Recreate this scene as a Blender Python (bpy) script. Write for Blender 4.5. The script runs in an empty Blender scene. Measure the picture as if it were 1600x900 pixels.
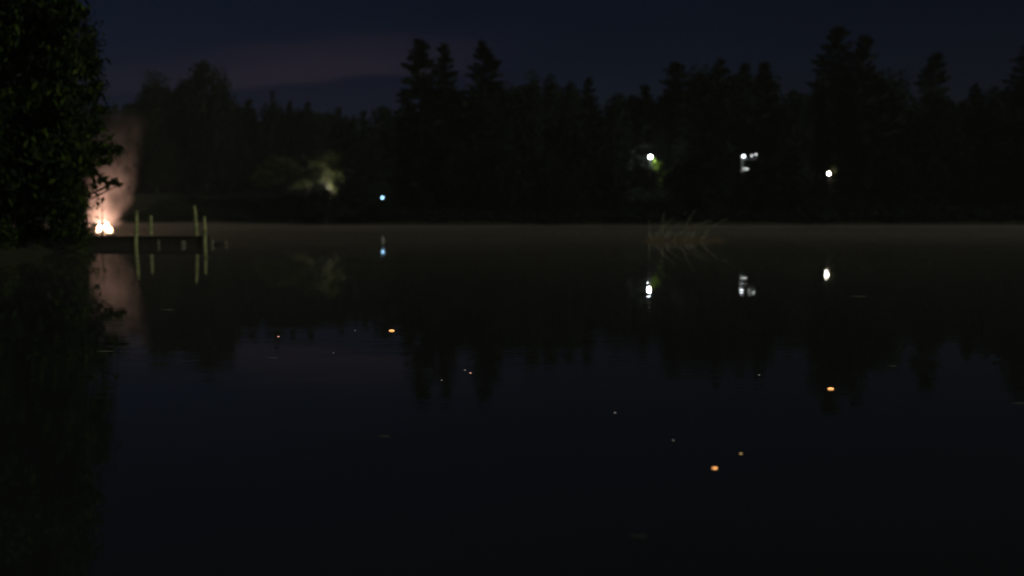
import bpy, math, random
import numpy as np
from mathutils import Vector, Matrix, Euler

random.seed(7)
RNG = np.random.default_rng(11)
C = bpy.context.scene.collection
S = bpy.context.scene
R = math.radians

# ------------------------------------------------------------------ camera
CAM_H, FPX = 1.6, 1600 * 35.0 / 36.0
PITCH = math.atan(112 / FPX)                       # the horizon lies at y=338 of 900
cd = bpy.data.cameras.new('camera'); cam = bpy.data.objects.new('camera', cd); C.objects.link(cam)
cd.lens = 35; cd.sensor_width = 36; cd.clip_start = 0.1; cd.clip_end = 4000
cam.location = (0, 0, CAM_H); cam.rotation_euler = (R(90) - PITCH, 0, 0)
cd.dof.use_dof = True; cd.dof.focus_distance = 12.0; cd.dof.aperture_fstop = 0.68
S.camera = cam
S.view_settings.view_transform = 'Standard'; S.view_settings.look = 'None'
S.view_settings.exposure = 0.0; S.view_settings.gamma = 1.0; S.view_settings.use_curve_mapping = False
S.render.engine = 'CYCLES'
S.cycles.use_denoising = True
S.cycles.max_bounces = 8; S.cycles.volume_bounces = 1; S.cycles.transparent_max_bounces = 16
S.cycles.sample_clamp_indirect = 1.0; S.cycles.sample_clamp_direct = 0.0
S.cycles.volume_step_rate = 1.5; S.cycles.volume_max_steps = 96
S.cycles.caustics_reflective = False; S.cycles.caustics_refractive = False
S.cycles.use_light_tree = True

# added sun lamp for an unseen shore light: low, right, behind the camera
SUN_EL, SUN_AZ = R(20), R(128)                     # azimuth measured from +Y towards +X
sd = bpy.data.lights.new('shore_fill', 'SUN'); sun = bpy.data.objects.new('shore_fill', sd); C.objects.link(sun)
sd.energy = 0.45; sd.angle = R(0.5); sd.color = (0.96, 1.0, 0.72)
sv = Vector((math.sin(SUN_AZ) * math.cos(SUN_EL), math.cos(SUN_AZ) * math.cos(SUN_EL), math.sin(SUN_EL)))
sun.rotation_euler = sv.to_track_quat('Z', 'Y').to_euler(); sun.location = (60, -60, 40)

# ------------------------------------------------------------------ node helpers
def link(nt, a, b): nt.links.new(a, b)
def math_(nt, op, a, b=None, c=None, clamp=False):
    n = nt.nodes.new('ShaderNodeMath'); n.operation = op; n.use_clamp = clamp
    for i, v in enumerate((a, b, c)):
        if v is None: continue
        if isinstance(v, (int, float)): n.inputs[i].default_value = v
        else: nt.links.new(v, n.inputs[i])
    return n.outputs[0]
def mrange(nt, v, a, b, c=0.0, d=1.0, smooth=True):
    n = nt.nodes.new('ShaderNodeMapRange'); n.interpolation_type = 'SMOOTHSTEP' if smooth else 'LINEAR'
    nt.links.new(v, n.inputs['Value'])
    for k, q in zip(('From Min', 'From Max', 'To Min', 'To Max'), (a, b, c, d)): n.inputs[k].default_value = q
    return n.outputs['Result']
def noise(nt, vec, scale, detail=2.0, rough=0.5):
    n = nt.nodes.new('ShaderNodeTexNoise'); n.inputs['Scale'].default_value = scale
    n.inputs['Detail'].default_value = detail; n.inputs['Roughness'].default_value = rough
    if vec is not None: nt.links.new(vec, n.inputs['Vector'])
    return n.outputs['Fac']
def mapping(nt, vec, scale):
    n = nt.nodes.new('ShaderNodeMapping'); n.inputs['Scale'].default_value = scale
    nt.links.new(vec, n.inputs['Vector']); return n.outputs['Vector']
def mixc(nt, fac, a, b, mode='MIX'):
    n = nt.nodes.new('ShaderNodeMix'); n.data_type = 'RGBA'; n.blend_type = mode
    for s_, v in ((n.inputs[0], fac), (n.inputs[6], a), (n.inputs[7], b)):
        if isinstance(v, (int, float)): s_.default_value = v
        elif isinstance(v, tuple): s_.default_value = v + (1,) if len(v) == 3 else v
        else: nt.links.new(v, s_)
    return n.outputs[2]

# ------------------------------------------------------------------ world: night sky
W = bpy.data.worlds.new('World'); S.world = W; W.use_nodes = True
nt = W.node_tree; nt.nodes.clear()
out = nt.nodes.new('ShaderNodeOutputWorld'); bg = nt.nodes.new('ShaderNodeBackground')
sky = nt.nodes.new('ShaderNodeTexSky'); sky.sky_type = 'NISHITA'; sky.sun_disc = False
sky.sun_elevation = SUN_EL; sky.sun_rotation = SUN_AZ; sky.air_density = 1.0; sky.dust_density = 0.3
tc = nt.nodes.new('ShaderNodeTexCoord'); sx = nt.nodes.new('ShaderNodeSeparateXYZ')
link(nt, tc.outputs['Generated'], sx.inputs[0])
az = math_(nt, 'ARCTAN2', sx.outputs[0], sx.outputs[1]); el = math_(nt, 'ARCSINE', sx.outputs[2])
cb = nt.nodes.new('ShaderNodeCombineXYZ'); link(nt, az, cb.inputs[0]); link(nt, el, cb.inputs[1])
n1 = noise(nt, mapping(nt, cb.outputs[0], (5, 26, 1)), 1.0, 3, 0.5)
n2 = noise(nt, mapping(nt, cb.outputs[0], (2.2, 9, 1)), 1.0, 2, 0.5)
base = mixc(nt, 1.0, sky.outputs[0], (0.34, 0.42, 0.92), 'MULTIPLY')
base = mixc(nt, mrange(nt, n2, 0.35, 0.75), base, mixc(nt, 1.0, base, (0.80, 0.80, 0.82), 'MULTIPLY'))
base = mixc(nt, mrange(nt, az, -0.1, 0.5), base, mixc(nt, 1.0, base, (0.72, 0.74, 0.74), 'MULTIPLY'))
elp = math_(nt, 'ADD', el, math_(nt, 'MULTIPLY', math_(nt, 'SUBTRACT', n1, 0.5), 0.035))
edge = math_(nt, 'MULTIPLY_ADD', az, 0.10, 0.1490)
lo = math_(nt, 'SUBTRACT', elp, edge)
m = math_(nt, 'MULTIPLY', mrange(nt, lo, -0.004, 0.004), mrange(nt, lo, 0.014, 0.048, 1, 0))
m = math_(nt, 'MULTIPLY', m, math_(nt, 'MULTIPLY', mrange(nt, az, -0.50, -0.20), mrange(nt, az, -0.17, 0.03, 1, 0)))
cloud_hi = m
bandlo = math_(nt, 'MULTIPLY', mrange(nt, lo, -0.004, 0.004, 1, 0), math_(nt, 'MULTIPLY', mrange(nt, az, -0.5, -0.3), mrange(nt, az, -0.05, 0.05, 1, 0)))
col = mixc(nt, cloud_hi, base, (5.0, 3.85, 7.4))
col = mixc(nt, bandlo, col, mixc(nt, 1.0, col, (1.0, 0.82, 0.92), 'MULTIPLY'))
link(nt, col, bg.inputs[0]); bg.inputs[1].default_value = 0.0026
link(nt, bg.outputs[0], out.inputs[0])

# ------------------------------------------------------------------ materials
def mat(name, col, rough=0.8, col2=None, scale=3.0, bump=0.0, spec=0.5, coord='Object', emit=None, strength=0.0):
    m = bpy.data.materials.new(name); m.use_nodes = True; nt = m.node_tree; b = nt.nodes['Principled BSDF']
    b.inputs['Roughness'].default_value = rough; b.inputs['Specular IOR Level'].default_value = spec
    if col2:
        t = nt.nodes.new('ShaderNodeTexCoord'); f = noise(nt, t.outputs[coord], scale, 4, 0.6)
        f2 = mrange(nt, f, 0.35, 0.65)
        link(nt, mixc(nt, f2, col, col2), b.inputs['Base Color'])
        if bump:
            bp = nt.nodes.new('ShaderNodeBump'); bp.inputs['Strength'].default_value = 1.0; bp.inputs['Distance'].default_value = bump
            link(nt, f, bp.inputs['Height']); link(nt, bp.outputs[0], b.inputs['Normal'])
    else: b.inputs['Base Color'].default_value = col + (1,)
    if emit:
        b.inputs['Emission Color'].default_value = emit + (1,); b.inputs['Emission Strength'].default_value = strength
    return m
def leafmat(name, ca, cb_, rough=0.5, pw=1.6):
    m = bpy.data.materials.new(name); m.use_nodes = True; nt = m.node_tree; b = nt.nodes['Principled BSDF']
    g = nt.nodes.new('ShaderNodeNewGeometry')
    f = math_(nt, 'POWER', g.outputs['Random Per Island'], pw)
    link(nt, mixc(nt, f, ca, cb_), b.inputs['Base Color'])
    b.inputs['Roughness'].default_value = rough; b.inputs['Specular IOR Level'].default_value = 0.3
    tr = nt.nodes.new('ShaderNodeBsdfTranslucent'); link(nt, mixc(nt, f, ca, cb_), tr.inputs[0])
    mx = nt.nodes.new('ShaderNodeMixShader'); mx.inputs[0].default_value = 0.25
    link(nt, b.outputs[0], mx.inputs[1]); link(nt, tr.outputs[0], mx.inputs[2])
    link(nt, mx.outputs[0], nt.nodes['Material Output'].inputs[0]); return m
M = {}
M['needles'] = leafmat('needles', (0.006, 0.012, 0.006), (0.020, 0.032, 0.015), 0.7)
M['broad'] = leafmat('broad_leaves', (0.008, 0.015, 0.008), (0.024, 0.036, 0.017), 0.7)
M['near'] = leafmat('near_leaves', (0.008, 0.017, 0.003), (0.10, 0.155, 0.014), 0.65, 3.4)
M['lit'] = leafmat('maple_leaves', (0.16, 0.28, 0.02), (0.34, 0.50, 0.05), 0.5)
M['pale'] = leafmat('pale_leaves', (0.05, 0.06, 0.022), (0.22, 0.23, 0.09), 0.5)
M['bark'] = mat('bark', (0.035, 0.028, 0.020), 0.9, (0.09, 0.075, 0.055), 6, 0.02)
M['ground'] = mat('forest_floor', (0.020, 0.022, 0.012), 0.95, (0.05, 0.045, 0.025), 0.8, 0.05)
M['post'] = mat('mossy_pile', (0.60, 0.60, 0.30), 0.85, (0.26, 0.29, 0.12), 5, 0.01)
M['deck'] = mat('dark_wet_planks', (0.010, 0.009, 0.008), 0.7, (0.022, 0.019, 0.015), 4, 0.01)
M['stub'] = mat('weathered_wood', (0.30, 0.30, 0.24), 0.85, (0.14, 0.14, 0.10), 8, 0.01)
M['reed'] = mat('dry_reed', (0.60, 0.55, 0.48), 0.7, (0.19, 0.17, 0.08), 3)
M['reed_low'] = mat('russet_sedge', (0.26, 0.13, 0.10), 0.8, (0.15, 0.14, 0.05), 2)
M['metal'] = mat('dark_painted_metal', (0.03, 0.03, 0.03), 0.4, (0.045, 0.045, 0.043), 9)
M['white'] = mat('white_paint', (0.72, 0.72, 0.70), 0.5, (0.55, 0.56, 0.55), 6)
M['stone'] = mat('fire_stone', (0.16, 0.15, 0.14), 0.9, (0.07, 0.065, 0.06), 7, 0.02)
M['char'] = mat('charred_wood', (0.012, 0.010, 0.009), 0.9, (0.04, 0.03, 0.02), 9, 0.01)
def glow(name, col, s): return mat(name, (0.6, 0.6, 0.6), 0.5, None, emit=col, strength=s)
M['lamp_white'] = glow('cool_white_glass', (0.92, 0.97, 1.0), 240)
M['lamp_soft'] = glow('soft_white_glass', (0.86, 0.93, 1.0), 9)
M['lamp_warm'] = glow('warm_white_glass', (1.0, 0.95, 0.80), 42)
M['lamp_blue'] = glow('blue_white_glass', (0.34, 0.66, 1.0), 7)
M['bulb'] = glow('small_bulb_glass', (0.88, 0.95, 0.92), 5.0)
M['lamp_yellow'] = glow('yellow_glass', (1.0, 0.98, 0.82), 1400)
M['flame'] = glow('flame', (1.0, 0.68, 0.40), 7)
def ember_mat(n, c, s): M[n] = glow('ember_' + n, c, s)
ember_mat('e_orange', (1.0, 0.42, 0.12), 1.7); ember_mat('e_yellow', (1.0, 0.62, 0.20), 0.9)
ember_mat('e_pink', (1.0, 0.42, 0.30), 0.85); ember_mat('e_grey', (0.62, 0.52, 0.44), 0.42)
M['ash'] = mat('ash', (0.02, 0.017, 0.015), 0.9, (0.06, 0.05, 0.045), 60)

# ------------------------------------------------------------------ object helpers
def tag(o, label=None, cat=None, group=None, kind=None):
    if label: o['label'] = label
    if cat: o['category'] = cat
    if group: o['group'] = group
    if kind: o['kind'] = kind
    return o
def empty(name, loc, label, cat, group=None):
    o = bpy.data.objects.new(name, None); C.objects.link(o); o.location = loc; o.empty_display_size = 0.3
    return tag(o, label, cat, group)
class MB:
    def __init__(s): s.v = []; s.f = []; s.n = 0; s.smooth = False
    def add(s, V, F):
        V = np.asarray(V, float); F = [tuple(int(i) + s.n for i in f) for f in F] if not isinstance(F, np.ndarray) else (F + s.n)
        s.v.append(V); s.f.append(F); s.n += len(V)
    def quads(s, V):                       # V: (n,4,3)
        n = len(V); s.add(V.reshape(-1, 3), np.arange(n * 4).reshape(n, 4))
    def box(s, c, d, rz=0.0):
        x, y, z = np.array(d) / 2
        V = np.array([(-x,-y,-z),(x,-y,-z),(x,y,-z),(-x,y,-z),(-x,-y,z),(x,-y,z),(x,y,z),(-x,y,z)])
        co, si = math.cos(rz), math.sin(rz)
        V = V @ np.array([[co, si, 0], [-si, co, 0], [0, 0, 1]]) + np.array(c)
        s.add(V, [(3,2,1,0),(4,5,6,7),(0,1,5,4),(1,2,6,5),(2,3,7,6),(3,0,4,7)])
    def tube(s, P, rad, seg=8, jitter=0.0):
        P = [Vector(p) for p in P]; V = []; F = []
        for i, p in enumerate(P):
            d = (P[min(i+1, len(P)-1)] - P[max(i-1, 0)]).normalized()
            a = d.orthogonal().normalized() if i == 0 else (a - d * a.dot(d)).normalized()
            b = d.cross(a)
            for k in range(seg):
                t = 2 * math.pi * k / seg; r = rad[i] * (1 + jitter * random.uniform(-1, 1))
                V.append(p + (a * math.cos(t) + b * math.sin(t)) * r)
        for i in range(len(P) - 1):
            for k in range(seg):
                F.append((i*seg+k, i*seg+(k+1)%seg, (i+1)*seg+(k+1)%seg, (i+1)*seg+k))
        F.append(tuple(range(seg-1, -1, -1))); F.append(tuple((len(P)-1)*seg+k for k in range(seg)))
        s.add([tuple(v) for v in V], F)
    def ball(s, c, r, seg=16, rings=10, jit=0.0, sq=(1,1,1)):
        V = []; F = []
        for i in range(rings + 1):
            ph = math.pi * i / rings
            for k in range(seg):
                t = 2 * math.pi * k / seg; q = r * (1 + jit * random.uniform(-1, 1))
                V.append((c[0] + q*math.sin(ph)*math.cos(t)*sq[0], c[1] + q*math.sin(ph)*math.sin(t)*sq[1], c[2] + q*math.cos(ph)*sq[2]))
        for i in range(rings):
            for k in range(seg): F.append((i*seg+k, (i+1)*seg+k, (i+1)*seg+(k+1)%seg, i*seg+(k+1)%seg))
        s.add(V, F)
    def build(s, name, m, parent=None, smooth=False, origin=(0, 0, 0)):
        me = bpy.data.meshes.new(name); V = np.concatenate(s.v) - np.array(origin)
        if all(isinstance(f, np.ndarray) for f in s.f):
            F = np.concatenate(s.f); me.vertices.add(len(V)); me.vertices.foreach_set('co', V.ravel())
            me.loops.add(F.size); me.loops.foreach_set('vertex_index', F.ravel().astype(np.int32))
            me.polygons.add(len(F)); me.polygons.foreach_set('loop_start', (np.arange(len(F)) * 4).astype(np.int32))
            me.update(calc_edges=True)
        else:
            Fl = []
            for f in s.f: Fl += [tuple(q) for q in (f.tolist() if isinstance(f, np.ndarray) else f)]
            me.from_pydata([tuple(v) for v in V], [], Fl); me.update()
        if smooth: me.polygons.foreach_set('use_smooth', [True] * len(me.polygons))
        me.materials.append(m); o = bpy.data.objects.new(name, me); C.objects.link(o)
        if parent: o.parent = parent
        if not parent: o.location = origin
        return o

cp, sp_ = math.cos(PITCH), math.sin(PITCH)
def at(px, py, D):                                 # the point seen at that place of the photo, D metres out
    x, y = (px - 800) / FPX, (450 - py) / FPX
    d = Vector((x, cp + y * sp_, -sp_ + y * cp)); return Vector((0, 0, CAM_H)) + d * (D / d.y)
def on_water(px, py):
    x, y = (px - 800) / FPX, (450 - py) / FPX
    d = Vector((x, cp + y * sp_, -sp_ + y * cp)); return Vector((0, 0, CAM_H)) + d * (CAM_H / -d.z)

# ------------------------------------------------------------------ terrain
def sm(a, b, x): t = np.clip((x - a) / (b - a), 0, 1); return t * t * (3 - 2 * t)
def lake_d(x, y):                                   # > 0 on land (metres inland), < 0 over water
    ys = 178 + 60 * sm(-36, -50, x) + 3 * np.sin(x * 0.13) + 1.5 * np.sin(x * 0.37 + 1) - 0.10 * np.maximum(x - 60, 0)
    xs = -18.8 - 4.6 * sm(40, 54, y) - 0.36 * np.maximum(y - 56, 0) + 0.5 * np.sin(y * 0.4)
    xr = 62 + 0.42 * np.maximum(y - 20, 0) + 2 * np.sin(y * 0.2)
    return np.maximum(np.maximum(y - ys, xs - x), x - xr)
def gh(x, y):
    x = np.asarray(x, float); y = np.asarray(y, float)
    d = lake_d(x, y)
    h = np.clip(d * 0.35, -1.5, 0.5) + 0.12 * np.sin(x * 0.7) * np.sin(y * 0.53) * sm(1, 6, d)
    far = sm(120, 170, y)
    h = h + far * (7.5 * sm(3, 60, d) + 9 * sm(55, 140, d)) + (1 - far) * 2.5 * sm(4, 30, d)
    h = h - .34 * np.exp(-((x + 32.5) ** 2 + (y - 79) ** 2) / 40.0) * (d > 0)
    return h
def G(x, y): return float(gh(x, y))
gx = np.concatenate([np.arange(-700, -140, 14), np.arange(-140, 140, 2.5), np.arange(140, 701, 14)])
gy = np.concatenate([np.arange(-260, 0, 10), np.arange(0, 330, 2.5), np.arange(330, 1201, 15)])
X, Y = np.meshgrid(gx, gy); Z = gh(X, Y)
V = np.stack([X, Y, Z], -1).reshape(-1, 3); nx, ny = len(gx), len(gy)
i = np.arange((ny - 1) * (nx - 1)); r_, c_ = i // (nx - 1), i % (nx - 1); a_ = r_ * nx + c_
g = MB(); g.add(V, np.stack([a_, a_ + 1, a_ + nx + 1, a_ + nx], -1))
tag(g.build('ground', M['ground'], smooth=True), kind='structure')

# water
wm = bpy.data.materials.new('lake_water'); wm.use_nodes = True; nt = wm.node_tree; b = nt.nodes['Principled BSDF']
b.inputs['Base Color'].default_value = (0.050, 0.056, 0.056, 1); b.inputs['Roughness'].default_value = 0.015
b.inputs['IOR'].default_value = 1.333
t = nt.nodes.new('ShaderNodeTexCoord'); oc = t.outputs['Object']
r1 = noise(nt, mapping(nt, oc, (1.1, 2.4, 1)), 1.0, 3, 0.55)
r2 = noise(nt, mapping(nt, oc, (2.0, 9.0, 1)), 1.0, 2, 0.5)
patch = mrange(nt, noise(nt, mapping(nt, oc, (0.22, 0.9, 1)), 1.0, 3, 0.6), 0.52, 0.66)
calm = mrange(nt, noise(nt, mapping(nt, oc, (0.03, 0.06, 1)), 1.0, 2, 0.5), 0.35, 0.65, 0.35, 1.0)
hgt = math_(nt, 'ADD', math_(nt, 'MULTIPLY', r1, calm), math_(nt, 'MULTIPLY', math_(nt, 'MULTIPLY', r2, patch), 2.0))
sy = nt.nodes.new('ShaderNodeSeparateXYZ'); link(nt, oc, sy.inputs[0])      # a light breeze ruffles the middle water
br = math_(nt, 'MULTIPLY', mrange(nt, sy.outputs[1], 5, 9), mrange(nt, sy.outputs[1], 13.5, 17, 1, 0))
br = math_(nt, 'MULTIPLY', br, mrange(nt, noise(nt, mapping(nt, oc, (0.30, 1.3, 1)), 1.0, 3, 0.6), 0.44, 0.60))
r3 = noise(nt, mapping(nt, oc, (3.0, 15.0, 1)), 1.0, 2, 0.5)
hgt = math_(nt, 'ADD', hgt, math_(nt, 'MULTIPLY', math_(nt, 'MULTIPLY', r3, br), 3.2))
bp = nt.nodes.new('ShaderNodeBump'); bp.inputs['Strength'].default_value = 1.0; bp.inputs['Distance'].default_value = 0.00032
link(nt, hgt, bp.inputs['Height']); link(nt, bp.outputs[0], b.inputs['Normal'])
w = MB(); w.add([(-690, -250, 0), (690, -250, 0), (690, 320, 0), (-690, 320, 0)], [(0, 1, 2, 3)])
tag(w.build('water', wm), kind='structure')

# ------------------------------------------------------------------ foliage builders
def leaf_quads(P, L, Wd, droop=0.0):                # P (n,3): diamond leaves with random turns
    n = len(P)
    d = RNG.normal(size=(n, 3)); d[:, 2] -= droop; d /= np.linalg.norm(d, axis=1)[:, None]
    u = RNG.normal(size=(n, 3)); u -= d * (u * d).sum(1)[:, None]; u /= np.linalg.norm(u, axis=1)[:, None]
    l = L * RNG.uniform(0.6, 1.3, (n, 1)); w_ = Wd * RNG.uniform(0.6, 1.3, (n, 1))
    return np.stack([P - d * l / 2, P + u * w_ / 2, P + d * l / 2, P - u * w_ / 2], 1)
def conifer_parts(h, Rb, seed, dens=1.0, card=0.62, bare=0.12, gap=0.10, power=0.85):
    rg = random.Random(seed); cr = MB(); tk = MB(); Q = []
    lean = (rg.uniform(-.02, .02), rg.uniform(-.02, .02))
    tk.tube([(lean[0]*h*t, lean[1]*h*t, h*t - 0.4*(t == 0)) for t in (0, .3, .6, .98)], [h*.014+.06, h*.011+.04, h*.006+.02, .03], 7)
    nw = int(h * 1.55 * dens)
    for k in range(nw):
        t = bare + (1 - bare) * (k + rg.random() * .6) / nw
        if t > .995: continue
        env = ((1 - t) ** power) * (1 if t > bare + .12 else .72)
        for j in range(rg.choice((4, 5, 5, 6))):
            if rg.random() < gap: continue
            a = rg.uniform(0, 6.283); L = max(.35, Rb * env * rg.uniform(.55, 1.2))
            up = .28 * (t > .75) - .22 * (t < .6)
            nseg = max(2, int(L / (card * .62)))
            for q in range(nseg):
                s = (q + .7) / nseg; r = L * s
                z = h * t + up * r - .10 * r * s + .16 * L * (s ** 3)
                p = np.array([math.cos(a) * r + lean[0]*h*t, math.sin(a) * r + lean[1]*h*t, z])
                fw = np.array([math.cos(a), math.sin(a), up - .1]); sd_ = np.array([-math.sin(a), math.cos(a), rg.uniform(-.25, .25)])
                wd = card * (.9 + .5 * (1 - s)) * rg.uniform(.7, 1.2); ln = card * rg.uniform(.8, 1.3)
                Q.append([p - fw*ln*.5, p + sd_*wd*.5 - np.array([0,0,.10]), p + fw*ln*.6 - np.array([0,0,.05]), p - sd_*wd*.5 - np.array([0,0,.10])])
                dn = np.array([rg.uniform(-.3, .3), rg.uniform(-.3, .3), -1.0]) * card * rg.uniform(.4, .8)
                Q.append([p - fw*ln*.4, p + fw*ln*.4, p + fw*ln*.3 + dn, p - fw*ln*.3 + dn])
    Q.append([(lean[0]*h - .12, lean[1]*h, h*.97), (lean[0]*h + .12, lean[1]*h, h*.97), (lean[0]*h + .03, lean[1]*h, h*1.01), (lean[0]*h - .03, lean[1]*h, h*1.01)])
    cr.quads(np.array(Q)); return cr, tk
def broad_parts(h, Rb, seed, n_leaf=3200, leaf=.5, base=.18, shape=1.0):
    global RNG
    rg = random.Random(seed); cr = MB(); tk = MB()
    tk.tube([(0, 0, -.4), (.02*h, 0, h*.25), (.0, .02*h, h*.5), (0, 0, h*.85)], [h*.022+.05, h*.017+.03, h*.011+.02, .04], 8)
    cl = []
    ncl = 30
    for k in range(ncl):
        t = base + (1 - base) * (k + .5) / ncl
        env = Rb * (math.sin(math.pi * min(1, (t - base) / (1 - base) * .82 + .16)) ** .7) * shape
        a = k * 2.4 + rg.uniform(-.5, .5); r = env * rg.uniform(.35, .85)
        c = (math.cos(a) * r, math.sin(a) * r, h * t * .96); cl.append((c, Rb * rg.uniform(.26, .46)))
        z0 = max(h * .15, c[2] - r * .9)
        tk.tube([(0, 0, z0), (c[0]*.5, c[1]*.5, (z0 + c[2]) / 2 + .1), c], [h*.007+.02, h*.005+.01, .015], 5)
    per = n_leaf // ncl; P = []
    for c, r in cl:
        d = RNG.normal(size=(per, 3)); d /= np.linalg.norm(d, axis=1)[:, None]
        P.append(np.array(c) + d * (r * RNG.uniform(.15, 1.0, (per, 1)) ** .55) * np.array([1.1, 1.1, .8]))
    cr.quads(leaf_quads(np.concatenate(P), leaf, leaf * .75)); return cr, tk
protos = {}
def tree_mesh(kind, i):
    if (kind, i) not in protos:
        if kind == 'fir': cr, tk = conifer_parts(24, 4.2, 40 + i, 1.5, .85, .10, .12, .55)
        elif kind == 'slim': cr, tk = conifer_parts(18, 2.4, 80 + i, 1.5, .62, .10, .08, .60)
        elif kind == 'pine': cr, tk = conifer_parts(26, 5.0, 60 + i, 1.15, 1.05, .16, .22, .42)
        else: cr, tk = broad_parts(16, 4.8, 20 + i, 3400, .52)
        ma = {'fir': 'needles', 'slim': 'needles', 'pine': 'needles', 'round': 'broad'}[kind]
        c = cr.build('crown', M[ma]); t = tk.build('trunk', M['bark'], smooth=True)
        protos[(kind, i)] = (c.data, t.data, cr, tk)
        bpy.data.objects.remove(c); bpy.data.objects.remove(t)
    return protos[(kind, i)]
HS = {'fir': (24, 4.2), 'slim': (18, 2.4), 'pine': (26, 5.0), 'round': (16, 4.8)}
NM = {'fir': 'fir_tree', 'slim': 'spruce_tree', 'pine': 'pine_tree', 'round': 'broadleaf_tree'}
def far_tree(kind, i, px, ytop, D, wpx, label, group='trees standing up from the far treeline', crown_mat=None, rz=None):
    p = at(px, ytop, D); z0 = G(p.x, D); h = p.z - z0; H, Rb = HS[kind]
    o = empty(NM[kind], (p.x, D, z0), label, 'tree', group)
    sxy = (wpx / 2 / FPX * D) / Rb
    o.scale = (sxy, sxy, h / H); o.rotation_euler = (0, 0, random.uniform(0, 6.28) if rz is None else rz)
    cm, tm = tree_mesh(kind, i)[:2]
    for nm, me in (('crown', cm), ('trunk', tm)):
        c = bpy.data.objects.new(nm, me); C.objects.link(c); c.parent = o
        if nm == 'crown' and crown_mat: c.material_slots[0].link = 'OBJECT'; c.material_slots[0].material = M[crown_mat]
    return o

# trees that stand up from the treeline: kind, variant, px, ytop, distance, width px
TREES = [
 ('fir', 0, 660, 60, 225, 116, 'tallest fir of the pair left of centre, gappy ragged branches against the pink cloud'),
 ('fir', 1, 694, 66, 226, 84, 'slightly shorter fir touching the right side of the tallest central fir'),
 ('fir', 2, 762, 64, 214, 124, 'broad dense fir standing alone right of the central pair of firs'),
 ('pine', 0, 634, 138, 226, 70, 'lower spreading pine with a long branch reaching left below the central firs'),
 ('round', 0, 598, 166, 224, 80, 'dark rounded tree at the left end of the black headland'),
 ('round', 1, 832, 116, 210, 52, 'small domed treetop just right of the broad central fir'),
 ('round', 2, 862, 119, 214, 50, 'second domed treetop right of the broad central fir'),
 ('fir', 2, 917, 121, 218, 70, 'pointed treetop midway between the central firs and the first white lamp'),
 ('round', 0, 892, 128, 216, 60, 'low rounded treetop left of the pointed one near the picture centre'),
 ('round', 2, 960, 150, 205, 76, 'lowest rounded treetop in the dip left of the first white lamp'),
 ('fir', 3, 1007, 131, 226, 74, 'small pointed treetop straight above the first white lamp'),
 ('pine', 1, 1056, 96, 226, 86, 'left shoulder tree of the high block between the first two white lamps'),
 ('round', 1, 1092, 108, 226, 76, 'flat rounded crown inside the high block of trees above the first two lamps'),
 ('fir', 3, 1130, 90, 226, 92, 'highest treetop of the block between the first two white lamps'),
 ('fir', 2, 1162, 99, 228, 80, 'narrow treetop straight above the middle white lamp'),
 ('fir', 0, 1192, 96, 226, 86, 'right shoulder tree of the high block above the middle lamp'),
 ('round', 0, 1240, 141, 214, 80, 'low round tree in the dip left of the tallest tree on the right'),
 ('fir', 1, 1308, 42, 232, 140, 'tallest tree of the right half, standing above the warm white lamp'),
 ('fir', 3, 1350, 55, 230, 110, 'tall tree joined to the right of the tallest tree on the right'),
 ('round', 1, 1392, 116, 224, 110, 'lower bushy tree stepping down right of the tall right hand pair'),
 ('fir', 1, 1460, 82, 226, 104, 'lone pointed fir between the tall pair and the right edge of the picture'),
 ('fir', 0, 1524, 129, 222, 74, 'small pointed treetop between the lone fir and the right edge tree'),
 ('round', 2, 1556, 138, 216, 66, 'low rounded treetop beside the tree at the right picture edge'),
 ('fir', 2, 1606, 66, 222, 150, 'tall tree cut by the right edge of the picture'),
 ('round', 1, 241, 118, 300, 74, 'smaller of the two round topped trees above the smoke, nearer the fire'),
 ('round', 2, 290, 128, 306, 60, 'low bushy crown between the two round topped trees above the smoke'),
 ('round', 0, 318, 95, 298, 88, 'tallest round topped tree of the hazy far bay'),
 ('round', 1, 345, 114, 304, 52, 'small crown joined to the right of the tallest tree in the hazy bay'),
 ('slim', 0, 427, 142, 310, 30, 'thin spruce spike standing highest in the low hazy treeline'),
 ('slim', 1, 452, 156, 312, 40, 'short spruce spike just right of the highest spike in the hazy treeline'),
 ('slim', 2, 481, 158, 310, 46, 'spruce spike in the middle of the low hazy treeline'),
 ('slim', 3, 530, 166, 306, 44, 'small spruce near the right end of the low hazy treeline'),
 ('slim', 0, 566, 172, 300, 46, 'last spruce of the hazy treeline beside the black headland'),
 ('slim', 1, 388, 153, 312, 50, 'spruce at the left end of the low hazy treeline'),
]
for tdef in TREES: far_tree(*tdef[:6], tdef[6])

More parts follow.
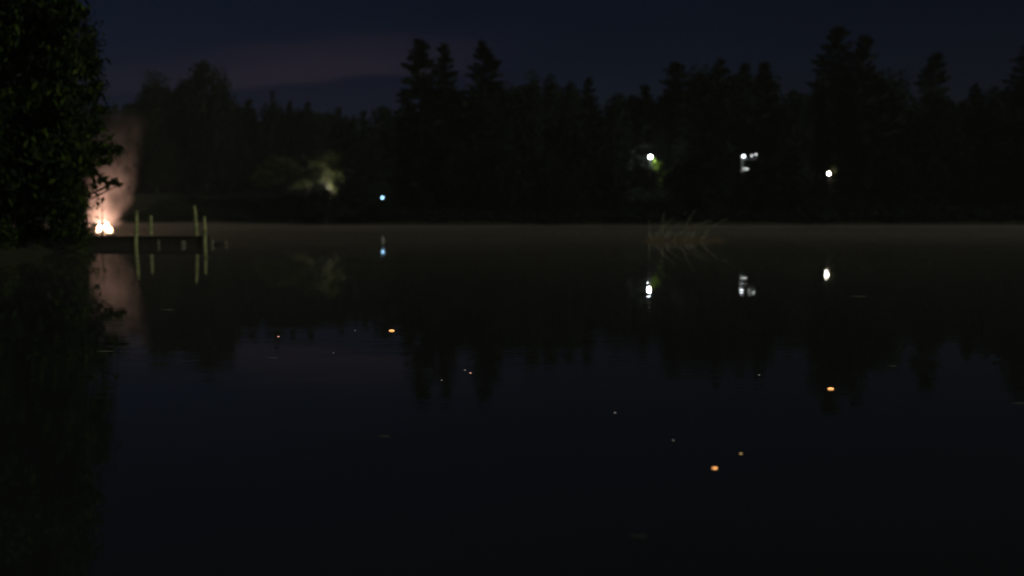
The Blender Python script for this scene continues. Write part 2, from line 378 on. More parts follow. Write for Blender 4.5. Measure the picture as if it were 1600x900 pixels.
# the mass of the woods behind and between them
sky_px = [-150, 0, 160, 200, 240, 280, 318, 352, 372, 425, 480, 530, 575, 600, 640, 700, 760, 800, 850, 900, 950, 1000, 1040, 1060, 1130, 1205, 1218, 1262, 1290, 1350, 1385, 1425, 1460, 1500, 1560, 1600, 1750, 1900]
sky_y = [120, 120, 162, 156, 132, 140, 118, 135, 156, 162, 168, 172, 176, 176, 158, 132, 118, 122, 122, 130, 152, 140, 122, 106, 100, 106, 144, 142, 100, 100, 122, 146, 122, 148, 140, 96, 90, 100]
LAMPS_PX = [(1016, 215), (1165, 215), (1296, 206), (598, 190), (512, 186)]
wc = MB()
rg = random.Random(5)
def fill(px, D, drop, kinds):
    x = (px - 800) / FPX * D
    if lake_d(x, D) < 3: return
    low = 0
    for lp, ld in LAMPS_PX:
        if D < ld + 4 and abs(px - lp) < 56: low = max(low, {1016: 310, 1165: 285, 1296: 318, 598: 330, 512: 999}[lp])
    kind = rg.choice(kinds); H, Rb = HS[kind]; i = rg.randrange(4 if kind in ('slim', 'fir') else 3)
    yt = max(low, float(np.interp(px, sky_px, sky_y)) + drop)
    if low: D = min(D, 200)
    p = at(px, yt, D); z0 = G(p.x, D); h = p.z - z0
    if h < 2: return
    me = tree_mesh(kind, i)
    sxy = (h / H) ** .6 * rg.uniform(.85, 1.2); a = rg.uniform(0, 6.28); co, si = math.cos(a), math.sin(a)
    for mb in me[2:4]:
        for V_, F_ in zip(mb.v, mb.f):
            if mb is me[3] and len(V_) > 60: continue
            Vt = V_ * np.array([sxy, sxy, h / H]); Vt = Vt @ np.array([[co, si, 0], [-si, co, 0], [0, 0, 1]]) + np.array([p.x, D, z0])
            if isinstance(F_, np.ndarray):
                base_n = wc.n; wc.v.append(Vt); wc.f.append(F_ - F_.min() + base_n); wc.n += len(Vt)
for px in range(-60, 1700, 17):
    if px > 560:
        fill(px + rg.uniform(-8, 8), rg.uniform(188, 205), rg.uniform(70, 150), ['round', 'round', 'slim', 'fir'])
        fill(px + rg.uniform(-8, 8), rg.uniform(206, 240), rg.uniform(6, 40), ['round', 'fir', 'fir', 'pine'])
        fill(px + rg.uniform(-8, 8), rg.uniform(240, 270), rg.uniform(6, 26), ['round', 'fir'])
    else:
        fill(px + rg.uniform(-8, 8), rg.uniform(290, 305), rg.uniform(25, 95), ['round', 'slim', 'fir'])
        fill(px + rg.uniform(-8, 8), rg.uniform(306, 335), rg.uniform(5, 18), ['round', 'slim', 'fir'])
        fill(px + rg.uniform(-8, 8), rg.uniform(306, 335), rg.uniform(2, 12), ['round', 'fir'])
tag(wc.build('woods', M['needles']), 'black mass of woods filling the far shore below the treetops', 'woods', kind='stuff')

# shore shrubs (one low mass along the far bank)
un = MB(); P = []
for k in range(3200):
    x = RNG.uniform(-95, 125); D = (178 if x > -38 else 240) + (RNG.uniform(1, 12) if k % 3 == 0 else RNG.uniform(8, 42))
    if lake_d(x, D) < .5: continue
    c = np.array([x, D, G(x, D)]); r = RNG.uniform(.7, 2.2)
    d = RNG.normal(size=(44, 3)); d /= np.linalg.norm(d, axis=1)[:, None]; d[:, 2] = np.abs(d[:, 2])
    P.append(c + d * r * RNG.uniform(.4, 1, (44, 1)) * np.array([1.2, 1, 1.3]))
un.quads(leaf_quads(np.concatenate(P), .5, .36))
tag(un.build('undergrowth', M['needles']), 'dark low undergrowth lining the far bank at the water edge', 'undergrowth', kind='stuff')

# ------------------------------------------------------------------ near trees on the left bank
def ell_leaves(ells, L, Wd, droop=.5):
    P = []
    for (cx, cy, cz, rx, ry, rz_, n) in ells:
        d = RNG.normal(size=(n, 3)); d /= np.linalg.norm(d, axis=1)[:, None]
        P.append(np.array([cx, cy, cz]) + d * np.abs(RNG.normal(0, .62, (n, 1))).clip(0, 1.7) * np.array([rx, ry, rz_]))
    return leaf_quads(np.concatenate(P), L, Wd, droop)
def near_tree(name, base, ells, label, cat='tree', leaf=(.24, .10), m_='near', trunk_r=.28, top=None, droop=.6, group=None):
    o = empty(name, base, label, cat, group)
    cr = MB(); cr.quads(ell_leaves(ells, *leaf, droop)); cr.build('crown', M[m_], o).matrix_parent_inverse = Matrix.Translation([-q for q in base])
    tk = MB(); top = top or max(e[2] for e in ells)
    b0 = Vector(base)
    tk.tube([b0 - Vector((0, 0, .5)), b0 + Vector((.1, 0, (top - base[2]) * .35)), b0 + Vector((-.1, .1, (top - base[2]) * .7)), Vector((base[0], base[1], top))], [trunk_r * 1.3, trunk_r, trunk_r * .7, trunk_r * .25], 10, .06)
    for e in ells:
        z = min(top, max(base[2] + .5, e[2] - math.hypot(e[0] - base[0], e[1] - base[1]) * .55)); s = Vector((base[0], base[1], z)); c = Vector(e[:3])
        tk.tube([s, s.lerp(c, .5) + Vector((0, 0, .25)), c, c + (c - s).normalized() * e[3] * .7], [trunk_r * .32, trunk_r * .22, trunk_r * .12, .012], 6)
    tk.build('trunk', M['bark'], o, smooth=True).matrix_parent_inverse = Matrix.Translation([-q for q in base])
    return o
def E(px, py, D, rpx, rypx, n, depth=1.0):
    p = at(px, py, D); k = D / FPX
    return (p.x, p.y, p.z, rpx * k, rpx * k * depth, rypx * k, n)
# the big crown, in clumps up the right side that shows
rg = random.Random(3); ells = []
for k in range(120):
    py = rg.uniform(-420, 330); px = rg.uniform(-190, 112)
    if py > -40 and rg.random() < .35: px = rg.uniform(60, 118)
    ells.append(E(px, py, rg.uniform(37, 44), rg.uniform(24, 44), rg.uniform(20, 40), 520))
bx_, by_ = -21.6, 40.5
for k in range(95): ells.append(E(rg.uniform(-170, 70), rg.uniform(-330, 330), rg.uniform(38, 45), rg.uniform(34, 52), rg.uniform(30, 46), 800))
near_tree('willow_tree', (bx_, by_, G(bx_, by_)), ells, 'great leafy tree filling the left edge of the picture above the dark bank', trunk_r=.42, leaf=(.40, .15), droop=1.4)
# second tree: the overhanging boughs silhouetted on the smoke
ells = []
for px, py, rx, ry, n in [(138, 70, 18, 40, 900), (142, 110, 16, 24, 800), (150, 98, 9, 8, 120), (144, 145, 16, 18, 620), (156, 135, 9, 6, 110), (158, 172, 13, 6, 260), (140, 200, 24, 20, 900), (150, 232, 20, 12, 620), (172, 236, 14, 8, 330), (186, 232, 6, 4, 90),
        (164, 252, 13, 6, 220), (128, 250, 20, 20, 800), (112, 215, 26, 24, 1000), (146, 272, 9, 7, 170), (160, 280, 8, 6, 150), (176, 285, 11, 5, 170), (186, 289, 4, 3, 50), (139, 262, 9, 9, 200), (148, 292, 4, 5, 50), (168, 292, 3, 5, 40),
        (110, 285, 20, 22, 900), (104, 330, 28, 24, 1100), (118, 362, 26, 22, 1100), (80, 300, 30, 30, 1200), (124, 330, 10, 12, 300), (60, 200, 40, 40, 1500), (70, 250, 40, 40, 1400)]:
    ells.append(E(px, py, rg.uniform(49, 52), rx, ry, n, .9))
b2 = at(88, 400, 50.5); near_tree('alder_tree', (b2.x, 50.5, G(b2.x, 50.5)), ells, 'leafy tree whose ragged boughs stretch right in silhouette across the glowing smoke', trunk_r=.2, leaf=(.26, .14), droop=.3)
# shrubs at the bank foot, overhanging the water
for n_, (px, py, D, rx, ry, lab) in enumerate([
        (100, 372, 46, 40, 30, 'round bank shrub with pale lit leaves just left of the dock'),
        (40, 385, 42, 46, 34, 'dark bank shrub under the great leafy tree, reaching the water'),
        (-20, 380, 39, 50, 36, 'bank shrub cut by the left edge of the picture'),
        (130, 384, 50.5, 22, 14, 'low shrub at the foot of the dock beside the fire')]):
    p = at(px, py, D); ells = []
    for k in range(10): ells.append(E(px + rg.uniform(-.7, .7) * rx, py + rg.uniform(-.8, .5) * ry, D + rg.uniform(-.8, .8), rx * rg.uniform(.3, .5), ry * rg.uniform(.35, .6), 360))
    near_tree('bank_shrub', (p.x - .3, D, G(p.x - .3, D)), ells, lab, 'shrub', m_='near', trunk_r=.06, group='shrubs on the left bank')

# ------------------------------------------------------------------ dock
dock = empty('dock', tuple(at(236, 383, 56)), 'dark low wooden dock with four tall mossy posts, reaching out from the bank', 'dock')
dx, dy = dock.location.x, 56.0; dock.location = (dx, dy, 0)
def child(mb, name, m_, par, smooth=False):
    o = mb.build(name, m_, par, smooth); l = par.matrix_basis.translation
    o.matrix_parent_inverse = Matrix.Translation((-l.x, -l.y, -l.z)); return o
x0, x1 = at(132, 380, 56).x, at(322, 380, 56).x
dk = MB(); x = x0
while x < x1:
    dk.box((x + .09, 56 + random.uniform(-.02, .02), .47 + random.uniform(-.008, .008)), (.165, 1.7 + random.uniform(-.06, .06), .04)); x += .18
child(dk, 'deck', M['deck'], dock)
for yy in (55.35, 56.65):
    st = MB(); st.box(((x0 + x1) / 2, yy, .19), (x1 - x0 - .1, .09, .52)); child(st, 'stringer', M['deck'], dock)
for xx in np.linspace(x0 + .6, x1 - .2, 5):
    cbm = MB(); cbm.box((xx, 56, .21), (.12, 1.5, .12)); child(cbm, 'crossbeam', M['deck'], dock)
def pile(px0, px1_, ytop, D, r0=.13, r1=.085):
    a = at(px0, 383, D); b_ = at(px1_, ytop, D); p = MB()
    a = Vector((a.x, D, -.8)); b_ = Vector((b_.x, D, b_.z))
    pts = [a.lerp(b_, t) + Vector((random.uniform(-.012, .012), 0, 0)) for t in (0, .25, .5, .7, .88, 1)]
    p.tube(pts, [r0, r0, (r0 + r1) / 2, (r0 + r1) / 2, r1, r1 * .7], 12, .05); return p
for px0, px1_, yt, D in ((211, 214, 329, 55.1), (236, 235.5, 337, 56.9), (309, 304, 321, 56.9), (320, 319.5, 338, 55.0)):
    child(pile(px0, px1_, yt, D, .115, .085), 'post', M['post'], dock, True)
for px, yt, D, r, lab in ((248, 374, 54.9, .07, 'short thin stub standing in the water in front of the dock'),
        (286, 376, 55.0, .15, 'stubby pale pile end under the dock between its two pairs of posts'),
        (331, 374, 55.6, .10, 'pale broken pile stump just past the end of the dock'),
        (353, 376, 55.9, .08, 'farthest right stump in the water beyond the dock')):
    c = at(px, 383, D); o = pile(px, px + random.uniform(-1, 1), yt, D, r, r * .9).build('pile_stump', M['stub'], smooth=True, origin=(c.x, D, 0))
    tag(o, lab, 'stump', 'broken pile stumps around the dock')
for px, D, r, lab in ((140, 56.9, .55, 'large dark rock added at the dock root to block the fire reflection'), (156, 57.3, .48, 'dark rock second from the bank, added to block the fire reflection'),
        (172, 57.2, .42, 'dark flat rock third from the bank, added to block the fire reflection'), (188, 57.4, .32, 'smallest dark rock nearest the first dock post, added to block the fire reflection')):
    c = at(px, 383, D); rk = MB(); rk.ball((c.x, D, .1), r, 12, 8, .10, (1.25, .9, .75)); tag(rk.build('occluder_rock', M['char'], smooth=True, origin=(c.x, D, 0)), lab, 'occluder_rock', 'rocks added by the dock root to block the fire reflection')  # dark rocks added to block the fire's reflection in the water
# sunk log between the stumps
lg = MB(); a, b_ = at(334, 382, 55.8), at(352, 382, 55.9)
lg.tube([(a.x, a.y, .02), ((a.x + b_.x) / 2, a.y, .07), (b_.x, b_.y, .03)], [.07, .09, .06], 8, .1)
tag(lg.build('floating_log', M['deck'], smooth=True, origin=(a.x, a.y, 0)), 'dark log lying in the water between the two stumps past the dock end', 'log')

# ------------------------------------------------------------------ bonfire on the bank
fp = at(163, 366, 80); FX, FY = fp.x, 80.0; FZ = max(G(FX, FY), .15)
bf = empty('bonfire', (FX, FY, FZ), 'bright bonfire burning with two white hot tongues on the bank behind the dock', 'bonfire')
def flame(cx, w_, h_):
    f = MB(); P = []; Rr = []
    for k in range(9):
        t = k / 8; P.append((FX + cx + .05 * math.sin(t * 5 + cx * 9) * t, FY, FZ + .12 + h_ * t)); Rr.append(max(.012, w_ * (math.sin(math.pi * min(1, t * .85 + .18)) ** .9)))
    f.tube(P, Rr, 12, .12); child(f, 'flame', M['flame'], bf, True)
flame(-.42, .19, .66); flame(.26, .22, .84); flame(.52, .13, .5)
for k in range(6):
    a = k * 1.05 + .3; l = MB(); l.tube([(FX + .62 * math.cos(a), FY + .62 * math.sin(a), FZ + .04), (FX + .1 * math.cos(a), FY + .1 * math.sin(a), FZ + .3)], [.06, .045], 8, .1); child(l, 'log', M['char'], bf)
st = MB()
for k in range(14):
    a = k * 6.283 / 14; st.ball((FX + .85 * math.cos(a), FY + .85 * math.sin(a), FZ + .03), .15, 8, 6, .12, (1.1, 1, .75))
child(st, 'stone_ring', M['stone'], bf, True)
fl = bpy.data.lights.new('fire_light', 'POINT'); flo = bpy.data.objects.new('fire_light', fl); C.objects.link(flo)
fl.energy = 1500; fl.color = (1.0, .60, .40); fl.shadow_soft_size = .12; flo.parent = bf; flo.location = (0, 0, .78)
# thin sapling between camera and fire
sp = at(160, 372, 59.2); sap = empty('sapling', (sp.x, 59.2, G(sp.x, 59.2)), 'thin bare sapling standing dark in front of the two flames', 'sapling')
tr = MB(); z0 = sap.location.z
tr.tube([(sp.x, 59.2, z0 - .2), (sp.x - .02, 59.2, z0 + 1.0), (sp.x + .05, 59.2, z0 + 2.0), (sp.x, 59.2, z0 + 2.9)], [.06, .05, .03, .008], 7); child(tr, 'trunk', M['bark'], sap, True)
for zz, dxx, dz in ((1.3, -.55, .25), (1.6, .4, .35), (1.75, -.6, .1), (2.1, .45, .4), (2.3, -.4, .45)):
    br = MB(); br.tube([(sp.x, 59.2, z0 + zz), (sp.x + dxx * .5, 59.2, z0 + zz + dz * .7), (sp.x + dxx, 59.2, z0 + zz + dz)], [.018, .012, .005], 5); child(br, 'branch', M['bark'], sap)

# smoke
sm_m = bpy.data.materials.new('smoke'); sm_m.use_nodes = True; nt = sm_m.node_tree; nt.nodes.clear()
o_ = nt.nodes.new('ShaderNodeOutputMaterial'); vs = nt.nodes.new('ShaderNodeVolumePrincipled')
vs.inputs['Color'].default_value = (.92, .80, .84, 1); vs.inputs['Anisotropy'].default_value = .1
t = nt.nodes.new('ShaderNodeTexCoord'); s3 = nt.nodes.new('ShaderNodeSeparateXYZ'); link(nt, t.outputs['Object'], s3.inputs[0])
CXK, R0, RK = .15, 1.2, .11
def cxz(z): return -.15 + CXK * z
def rz2(z): return R0 + RK * z
cx = math_(nt, 'MULTIPLY_ADD', s3.outputs[2], CXK, -.15)
dxn = math_(nt, 'SUBTRACT', s3.outputs[0], cx); rad = math_(nt, 'SQRT', math_(nt, 'ADD', math_(nt, 'POWER', dxn, 2.0), math_(nt, 'POWER', s3.outputs[1], 2.0)))
rr = math_(nt, 'DIVIDE', rad, math_(nt, 'MULTIPLY_ADD', s3.outputs[2], RK, R0))
nz = noise(nt, mapping(nt, t.outputs['Object'], (.62, .62, .40)), 1.0, 4, .62)
rr = math_(nt, 'ADD', rr, math_(nt, 'MULTIPLY', math_(nt, 'SUBTRACT', nz, .5), 2.2))
den = math_(nt, 'MULTIPLY', mrange(nt, rr, 1.35, -.1), mrange(nt, s3.outputs[2], 0, 9.5, 1.0, 0.0, False))
den = math_(nt, 'MULTIPLY', den, mrange(nt, s3.outputs[2], -.2, 3.5, .10, 1.0, False))
den = math_(nt, 'MULTIPLY', den, mrange(nt, nz, .38, .62, 1.5, .25))
link(nt, math_(nt, 'MULTIPLY', den, .46), vs.inputs['Density']); link(nt, vs.outputs[0], o_.inputs['Volume'])
smk = MB(); P = []; Rr = []
for k in range(12):
    z = 13 * k / 11; P.append((FX + cxz(z), FY, FZ + .5 + z)); Rr.append(rz2(z) * 2.4)
smk.tube(P, Rr, 20); so = smk.build('smoke', sm_m, origin=(FX, FY, FZ + .5)); tag(so, 'firelit smoke rising and drifting right from the bonfire', 'smoke', kind='stuff')

# ------------------------------------------------------------------ lamps across the water
def lamp(name, px, py, D, r, gm, label, pole=3.6, group='outdoor lamps across the water', cap=True):
    p = at(px, py, D); g0 = G(p.x, D); b0 = Vector((p.x, D, min(g0, p.z - 1.5)))
    o = empty(name, b0, label, 'lamp', group)
    a = MB(); a.tube([(p.x, D, b0.z - .3), (p.x, D, p.z - r * 1.05)], [.07, .05], 10); a.ball((p.x, D, p.z - r * 1.0), .09, 10, 6); child(a, 'pole', M['metal'], o, True)
    gl = MB(); gl.ball(tuple(p), r, 20, 14); child(gl, 'globe', M[gm], o, True)
    if cap:
        cc = MB(); cc.tube([(p.x, D, p.z + r * .90), (p.x, D, p.z + r * 1.02), (p.x, D, p.z + r * 1.35)], [r * .62, r * .5, r * .08], 12); child(cc, 'cap', M['metal'], o)
    return p
p1 = lamp('garden_lamp', 1016, 245, 215, .26, 'lamp_white', 'leftmost of the three white lamps on the right shore, with green leaves lit beside it')
p2 = lamp('garden_lamp', 1162, 244, 215, .27, 'lamp_soft', 'middle of the three white lamps, above a small pale post and beam')
p3 = lamp('garden_lamp', 1295, 271, 206, .27, 'lamp_warm', 'rightmost and lowest of the three white lamps, warm tinted and partly behind twigs')
p4 = lamp('garden_lamp', 598, 309, 190, .24, 'lamp_blue', 'small blue white lamp alone on the black headland left of centre')
# hidden lamp lighting leaves left
def floodlight(px, py, D, w_, gm, label, tilt):     # its back is turned to the lake, its face to the trees behind
    p = at(px, py, D); o = empty('floodlight', (p.x, D, G(p.x, D)), label, 'lamp', 'outdoor lamps across the water')
    a = MB(); a.tube([(p.x, D, o.location.z - .3), (p.x, D, p.z)], [.06, .05], 8); child(a, 'pole', M['metal'], o, True)
    h = MB(); h.box((0, 0, 0), (w_, .12, w_ * .8)); f = MB(); f.box((0, .075, 0), (w_ * .86, .02, w_ * .66))
    for z in (-1, 1): h.box((0, .12, z * w_ * .42), (w_ * 1.04, .22, .03))
    for x in (-1, 1): h.box((x * w_ * .52, .12, 0), (.03, .22, w_ * .8))
    for mb, nm, mm in ((h, 'housing', M['metal']), (f, 'panel', M[gm])):
        c = mb.build(nm, mm, o); c.location = (0, -.0, p.z - o.location.z + .15); c.rotation_euler = (R(tilt), 0, 0)
    return p
p5 = floodlight(511, 301, 182.5, .5, 'lamp_yellow', 'floodlight hidden behind a dark bush, known by the yellow lit leaves round it', 25)
p6 = floodlight(478, 304, 287, .42, 'lamp_yellow', 'unseen floodlight added in the far bay to light the pale tree', 12)  # second floodlight, added only to brighten the pale tree
# porch frame by lamp 2
k = 215 / FPX
pf = empty('porch_frame', (p2.x, 216, min(G(p2.x, 216), p2.z - 3)), 'pale porch post and beam with small bulbs under the middle white lamp', 'porch')
po = MB(); po.box((p2.x - .05, 216, p2.z - 1.6), (.42, .2, 3.6)); child(po, 'porch_post', M['white'], pf)
pb = MB(); pb.box((p2.x + 1.5, 216, p2.z - .55), (2.9, .2, .24)); child(pb, 'porch_beam', M['white'], pf)
for bpx, bpy_ in ((1174.5, 243), (1181, 241.5), (1162.5, 264), (1167.5, 264)):
    q = at(bpx, bpy_, 215.6); bb = MB(); bb.ball(tuple(q), .13, 12, 8); child(bb, 'bulb', M['bulb'], pf, True)
# foliage lit by the lamps
def spray(name, specs, D, m_, label, leaf=(.34, .22), base=None):
    ells = [E(px, py, D + dd, rx, ry, n) for px, py, dd, rx, ry, n in specs]
    b_ = base or at(specs[0][0] + 3, 320, D); return near_tree(name, (b_.x, D, G(b_.x, D)), ells, label, m_=m_, trunk_r=.10, leaf=leaf, group='small trees lit by the lamps')
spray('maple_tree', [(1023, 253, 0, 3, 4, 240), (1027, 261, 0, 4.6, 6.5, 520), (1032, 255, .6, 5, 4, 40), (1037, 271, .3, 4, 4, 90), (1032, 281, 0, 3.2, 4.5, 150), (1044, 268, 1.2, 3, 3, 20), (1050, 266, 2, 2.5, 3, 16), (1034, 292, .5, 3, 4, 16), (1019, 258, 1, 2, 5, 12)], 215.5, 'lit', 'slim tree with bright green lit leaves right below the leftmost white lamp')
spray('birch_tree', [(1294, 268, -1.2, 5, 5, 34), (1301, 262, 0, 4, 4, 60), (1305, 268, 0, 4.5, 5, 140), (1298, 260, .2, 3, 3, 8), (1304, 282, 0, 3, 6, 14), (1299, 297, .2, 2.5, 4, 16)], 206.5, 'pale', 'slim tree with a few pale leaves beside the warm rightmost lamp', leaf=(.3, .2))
spray('elm_tree', [(1182, 228, 0, 4, 9, 34), (1150, 230, .4, 8, 5, 26), (1188, 250, 0, 6, 4, 24), (1168, 222, 1, 10, 5, 34)], 217.5, 'broad', 'sparse tree arching faintly lit over the middle lamp', leaf=(.34, .22))
ells = [E(496, 283, 184.2, 2, 4, 30), E(504, 279, 184.0, 2.6, 3, 60), E(512, 281, 183.7, 2.4, 4, 70), E(516, 287, 183.6, 3, 4, 110), E(520, 294, 183.6, 2.6, 3.4, 90), E(527, 297, 183.8, 2.6, 5, 50), E(524, 304, 183.8, 2, 4, 34), E(491, 273, 185, 1.8, 4, 24), E(520, 268, 186.5, 22, 16, 420), E(500, 255, 187, 22, 16, 420), E(520, 245, 188, 20, 14, 320)]
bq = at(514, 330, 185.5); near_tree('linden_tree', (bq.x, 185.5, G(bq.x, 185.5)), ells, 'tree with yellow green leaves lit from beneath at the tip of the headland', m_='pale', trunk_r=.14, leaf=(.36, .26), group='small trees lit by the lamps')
ells = [E(488, 308, 179.5, 14, 14, 420), E(508, 312, 179.4, 14, 12, 520), E(530, 318, 179.6, 16, 18, 520), E(500, 330, 179, 26, 16, 700), E(558, 325, 181, 18, 24, 500), E(510, 302, 179.6, 7, 6, 160), E(470, 328, 179.5, 14, 14, 320)]
bq = at(508, 345, 180); near_tree('hazel_bush', (bq.x, 180, G(bq.x, 180)), ells, 'dark dense bush hiding a lamp at the tip of the headland', 'bush', m_='needles', trunk_r=.08, leaf=(.5, .36))
# bush added in front of the blue lamp to hide its reflection
ells = [E(598, 326, 180.5, 13, 11, 3600), E(598, 338, 181, 26, 12, 900), E(575, 338, 181.5, 18, 14, 400), E(622, 336, 181.5, 20, 15, 400)]
bq = at(598, 345, 181); near_tree('hazel_bush', (bq.x, 181, G(bq.x, 181)), ells, 'dark bush added on the shore below the blue lamp to hide its reflection', 'bush', m_='needles', trunk_r=.08, leaf=(.5, .36))
# pale tree lit dimly at left of the hidden lamp
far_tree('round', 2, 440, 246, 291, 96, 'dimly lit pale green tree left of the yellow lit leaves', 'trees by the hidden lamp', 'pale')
bu = at(598, 374, 66); by = MB(); by.ball((bu.x, 66, .07), .13, 14, 9, 0, (1, 1, 1.05)); by.tube([(bu.x, 66, .18), (bu.x, 66, .36)], [.03, .02], 8)
tag(by.build('buoy', M['white'], smooth=True, origin=(bu.x, 66, 0)), 'small pale buoy floating below the blue lamp', 'buoy')

# ------------------------------------------------------------------ reeds
rg = random.Random(21)
def blade(mb, x, y, h, bend, w_=.028, z0=-.1, kink=0.0):
    n = 9; L = []; 
    for k in range(n):
        t = k / (n - 1); L.append(Vector((x + bend * t ** 1.7 + kink * math.sin(t * 3.1), y + .1 * bend * t, z0 + h * (t - .18 * abs(bend) / h * t ** 3))))
    mb.tube(L, [w_ * (1 - .8 * k / (n - 1)) for k in range(n)], 5)
kx = 66 / FPX
tall = [(1014, 344, 0, 0), (1037, 334, 2, 0), (1056, 335, 34, .1), (1070, 340, 38, .1), (1086, 324, 26, .15), (1096, 342, 44, .1), (1106, 346, 34, .1), (1114, 336, 48, .1), (1140, 334, 46, .1)]
for i, (px, yt, bend, kk) in enumerate(tall):
    bpx = px - bend; b0 = at(bpx, 374, 66); b0.z = 0; topz = at(px, yt, 66).z; mb = MB()
    blade(mb, b0.x, 66 + rg.uniform(-.2, .2), topz + .15, bend * kx, .048, -.1, kk)
    for q in range(5):
        bb = rg.uniform(.1, .9); blade(mb, b0.x + rg.uniform(-.16, .16), 66 + rg.uniform(-.3, .3), rg.uniform(.4, .85), bb + .15, .028, -.1, rg.uniform(-.05, .05))
    tag(mb.build('reed_clump', M['reed'], origin=(b0.x, 66, 0)), ['leftmost thin upright reed clump of the reed bed', 'upright reed clump second from the left end of the reed bed', 'reed clump with a tall stem hooked over at its tip', 'leaning reed clump left of the tallest stem', 'reed clump with the tallest wavy stem in the reed bed', 'reed clump bent far right behind the tallest stem', 'short bent reed clump in the right part of the reed bed', 'long low arching reed clump near the right end of the reed bed', 'lone slender reed rising at the right end of the reed bed'][i], 'reeds', 'pale reed clumps standing in the lake')
sg = MB()
for k in range(220):
    px = rg.uniform(1003, 1122); D = rg.uniform(61, 69); b0 = at(px, 374, D); f = 1 - abs(px - 1050) / 90
    blade(sg, b0.x, D, rg.uniform(.2, .55) * (.55 + .6 * f), rg.uniform(.05, .6), .026, -.1)
tag(sg.build('sedge', M['reed_low'], origin=(11, 66, 0)), 'low russet sedge crowding the base of the reeds', 'sedge', kind='stuff')

# ------------------------------------------------------------------ glowing specks on the water
EMB = [(612, 517, 5.2, 'e_orange', 'orange glowing ember nearest the far shore, just left of the picture centre'),
 (1298, 608, 6.2, 'e_orange', 'brightest orange ember, alone on the water at the right'),
 (1117, 732, 5.4, 'e_orange', 'bright amber ember floating lowest and nearest'),
 (1157.5, 709, 2.4, 'e_yellow', 'small yellow ember just above right of the lowest one'),
 (435, 526, 2.2, 'e_pink', 'small pinkish ember farthest left on the water'),
 (735, 583, 2.3, 'e_pink', 'pinkish ember touching a grey speck in mid water'),
 (726.5, 578.5, 2.0, 'e_grey', 'grey speck just left of a pinkish ember'),
 (690, 594, 1.6, 'e_grey', 'faint speck left of and below the close pair'),
 (961, 645, 2.1, 'e_grey', 'pale speck on open water under the picture centre'),
 (1052, 688, 1.8, 'e_grey', 'dim grey speck above left of the lowest bright ember'),
 (1186, 586, 1.7, 'e_grey', 'dim speck left of the brightest ember'),
 (521, 551.5, 1.2, 'e_grey', 'tiny grey speck in the reflected cloud'),
 (555, 516.5, 1.2, 'e_grey', 'tiny dull speck left of the farthest orange ember')]
for px, py, rpx, gm, lab in EMB:
    p = on_water(px, py); r = .8 * rpx / FPX * p.y; o = empty('ember', (p.x, p.y, 0), lab, 'ember', 'glowing embers floating on the lake')
    mb = MB(); mb.ball((0, 0, .15 * r), r, 12, 7, .12, (1.0, .8, .34)); mb.build('glow', M[gm], o, True)
    ab = MB(); ab.ball((.35 * r, .5 * r, .05 * r), r * .9, 10, 6, .18, (1.1, .8, .3)); ab.build('ash', M['ash'], o, True)

for px, py, lpx, lab in ((163, 549, 26, 'pale thin ripple streak modelled in front of the left tree reflection'), (1590, 630, 22, 'pale thin ripple streak modelled at the right picture edge'),
        (262, 484, 22, 'faint ripple streak modelled under the reflected smoke'), (600, 682, 18, 'thin ripple streak modelled below the reflected cloud'), (1394, 572, 14, 'thin ripple streak modelled above right of the brightest ember'),
        (995, 838, 34, 'long faint ripple streak modelled near the bottom of the picture'), (1340, 463, 26, 'thin ripple streak modelled below right of the rightmost lamp reflection'), (425, 559, 18, 'short ripple streak modelled left of the tiny speck in the reflected cloud')):
    p = on_water(px, py); L_ = lpx / FPX * p.y / 2; mb = MB(); r_ = .32 / FPX * p.y; dy_ = rg.uniform(-.12, .12) * L_
    mb.tube([(p.x - L_, p.y - dy_, .002), (p.x - L_ * .3, p.y, .004), (p.x + L_ * .4, p.y + dy_ * .4, .003), (p.x + L_, p.y + dy_, .002)], [r_ * .5, r_, r_, r_ * .4], 6)
    tag(mb.build('ripple_streak', M['reed'], smooth=True, origin=(p.x, p.y, 0)), lab, 'plant stalk', 'light ripple streaks modelled as thin pale tubes')  # pale tubes added to imitate the light streaks of ripples
# ------------------------------------------------------------------ mist and haze
def volume_box(name, lo, hi, dens, col, label, aniso=0.0):
    m = bpy.data.materials.new(name); m.use_nodes = True; nt = m.node_tree; nt.nodes.clear()
    o_ = nt.nodes.new('ShaderNodeOutputMaterial'); vs = nt.nodes.new('ShaderNodeVolumePrincipled')
    vs.inputs['Color'].default_value = col + (1,); vs.inputs['Density'].default_value = dens; vs.inputs['Anisotropy'].default_value = aniso
    link(nt, vs.outputs[0], o_.inputs['Volume'])
    bx = MB(); lo, hi = np.array(lo, float), np.array(hi, float); bx.box((lo + hi) / 2, hi - lo)
    o = bx.build(name, m); tag(o, label, 'haze', kind='stuff'); return o
def volume_mat(name, dens, col):
    m = bpy.data.materials.new(name); m.use_nodes = True; nt = m.node_tree; nt.nodes.clear()
    o_ = nt.nodes.new('ShaderNodeOutputMaterial'); vs = nt.nodes.new('ShaderNodeVolumePrincipled')
    vs.inputs['Color'].default_value = col + (1,); vs.inputs['Density'].default_value = dens; vs.inputs['Anisotropy'].default_value = 0
    link(nt, vs.outputs[0], o_.inputs['Volume']); return m
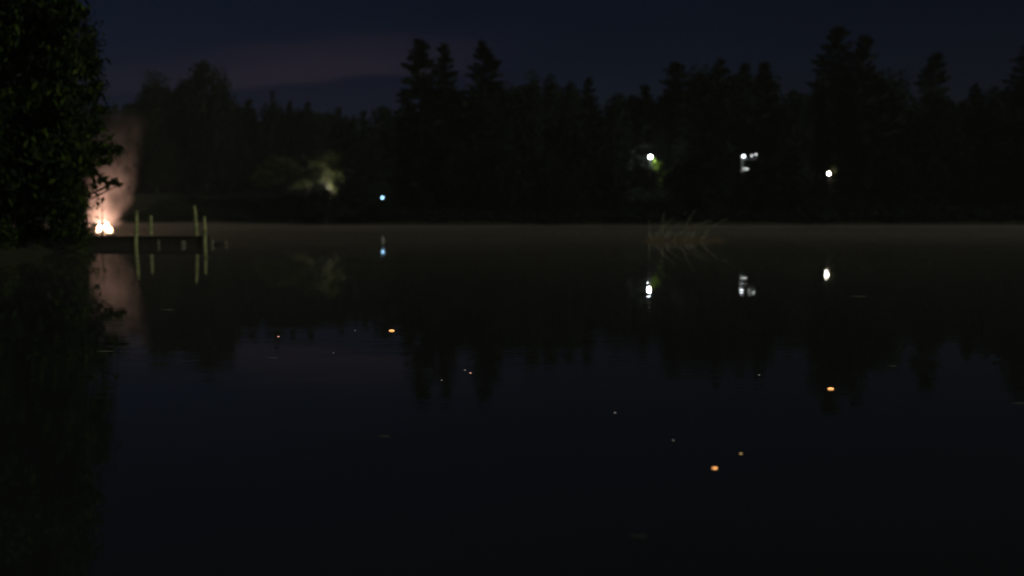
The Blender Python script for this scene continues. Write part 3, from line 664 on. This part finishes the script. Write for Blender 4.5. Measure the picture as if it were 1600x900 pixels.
def mist_bank(xs, ys, hf, dens, col, label):        # a closed sheet of even mist whose top rises and falls
    XX, YY = np.meshgrid(xs, ys); ZT = hf(XX, YY); n, k = XX.shape
    ed = np.ones_like(ZT, bool); ed[1:-1, 1:-1] = False; ZT = np.where(ed, .008, ZT)
    T = np.stack([XX, YY, ZT], -1).reshape(-1, 3); B = np.stack([XX, YY, np.full_like(XX, .004)], -1).reshape(-1, 3)
    q = np.arange((n - 1) * (k - 1)); a = (q // (k - 1)) * k + q % (k - 1)
    F = np.stack([a, a + 1, a + k + 1, a + k], -1)
    rim = list(range(k)) + [i * k + k - 1 for i in range(1, n)] + [(n - 1) * k + i for i in range(k - 2, -1, -1)] + [i * k for i in range(n - 2, 0, -1)]
    m_ = n * k; Sd = np.array([(rim[i], rim[i] + m_, rim[(i + 1) % len(rim)] + m_, rim[(i + 1) % len(rim)]) for i in range(len(rim))])
    mb = MB(); mb.add(np.concatenate([T, B]), np.concatenate([F, F[:, ::-1] + m_, Sd[:, ::-1]]))
    tag(mb.build('mist', volume_mat('mist', dens, col), smooth=False), label, 'mist', kind='stuff')
def h1(x, y):
    w_ = .5 + .5 * np.sin(x * .11 + np.sin(y * .07) * 2) * np.sin(y * .09 + x * .03)
    return (.05 + .24 * w_ * w_ + .20 * sm(5, 60, x) * sm(60, 110, y)) * sm(34, 75, y) * sm(180, 150, y - 58 * sm(-36, -50, x))  + .008
mist_bank(np.arange(-125, 150, 3.0), np.arange(34, 300, 4.0), h1, .0042, (1.0, .84, .78), 'thin low mist lying on the lake towards the far shore')
def h2(x, y): return (.80 + .25 * np.sin(x * .05) * np.sin(y * .06)) * sm(2, 30, y) * (.12 + .88 * sm(172, 90, y - 58 * sm(-36, -50, x))) * sm(186, 176, y - 58 * sm(-36, -50, x)) + .008
mist_bank(np.arange(-125, 150, 5.0), np.arange(2, 300, 5.0), h2, .0028, (1.0, .86, .78), 'faint thinner mist over the open middle of the lake')
volume_box('haze', (-720, -280, -3), (720, 1220, 62), .00028, (.9, .92, .95), 'faint night haze hanging over the lake')
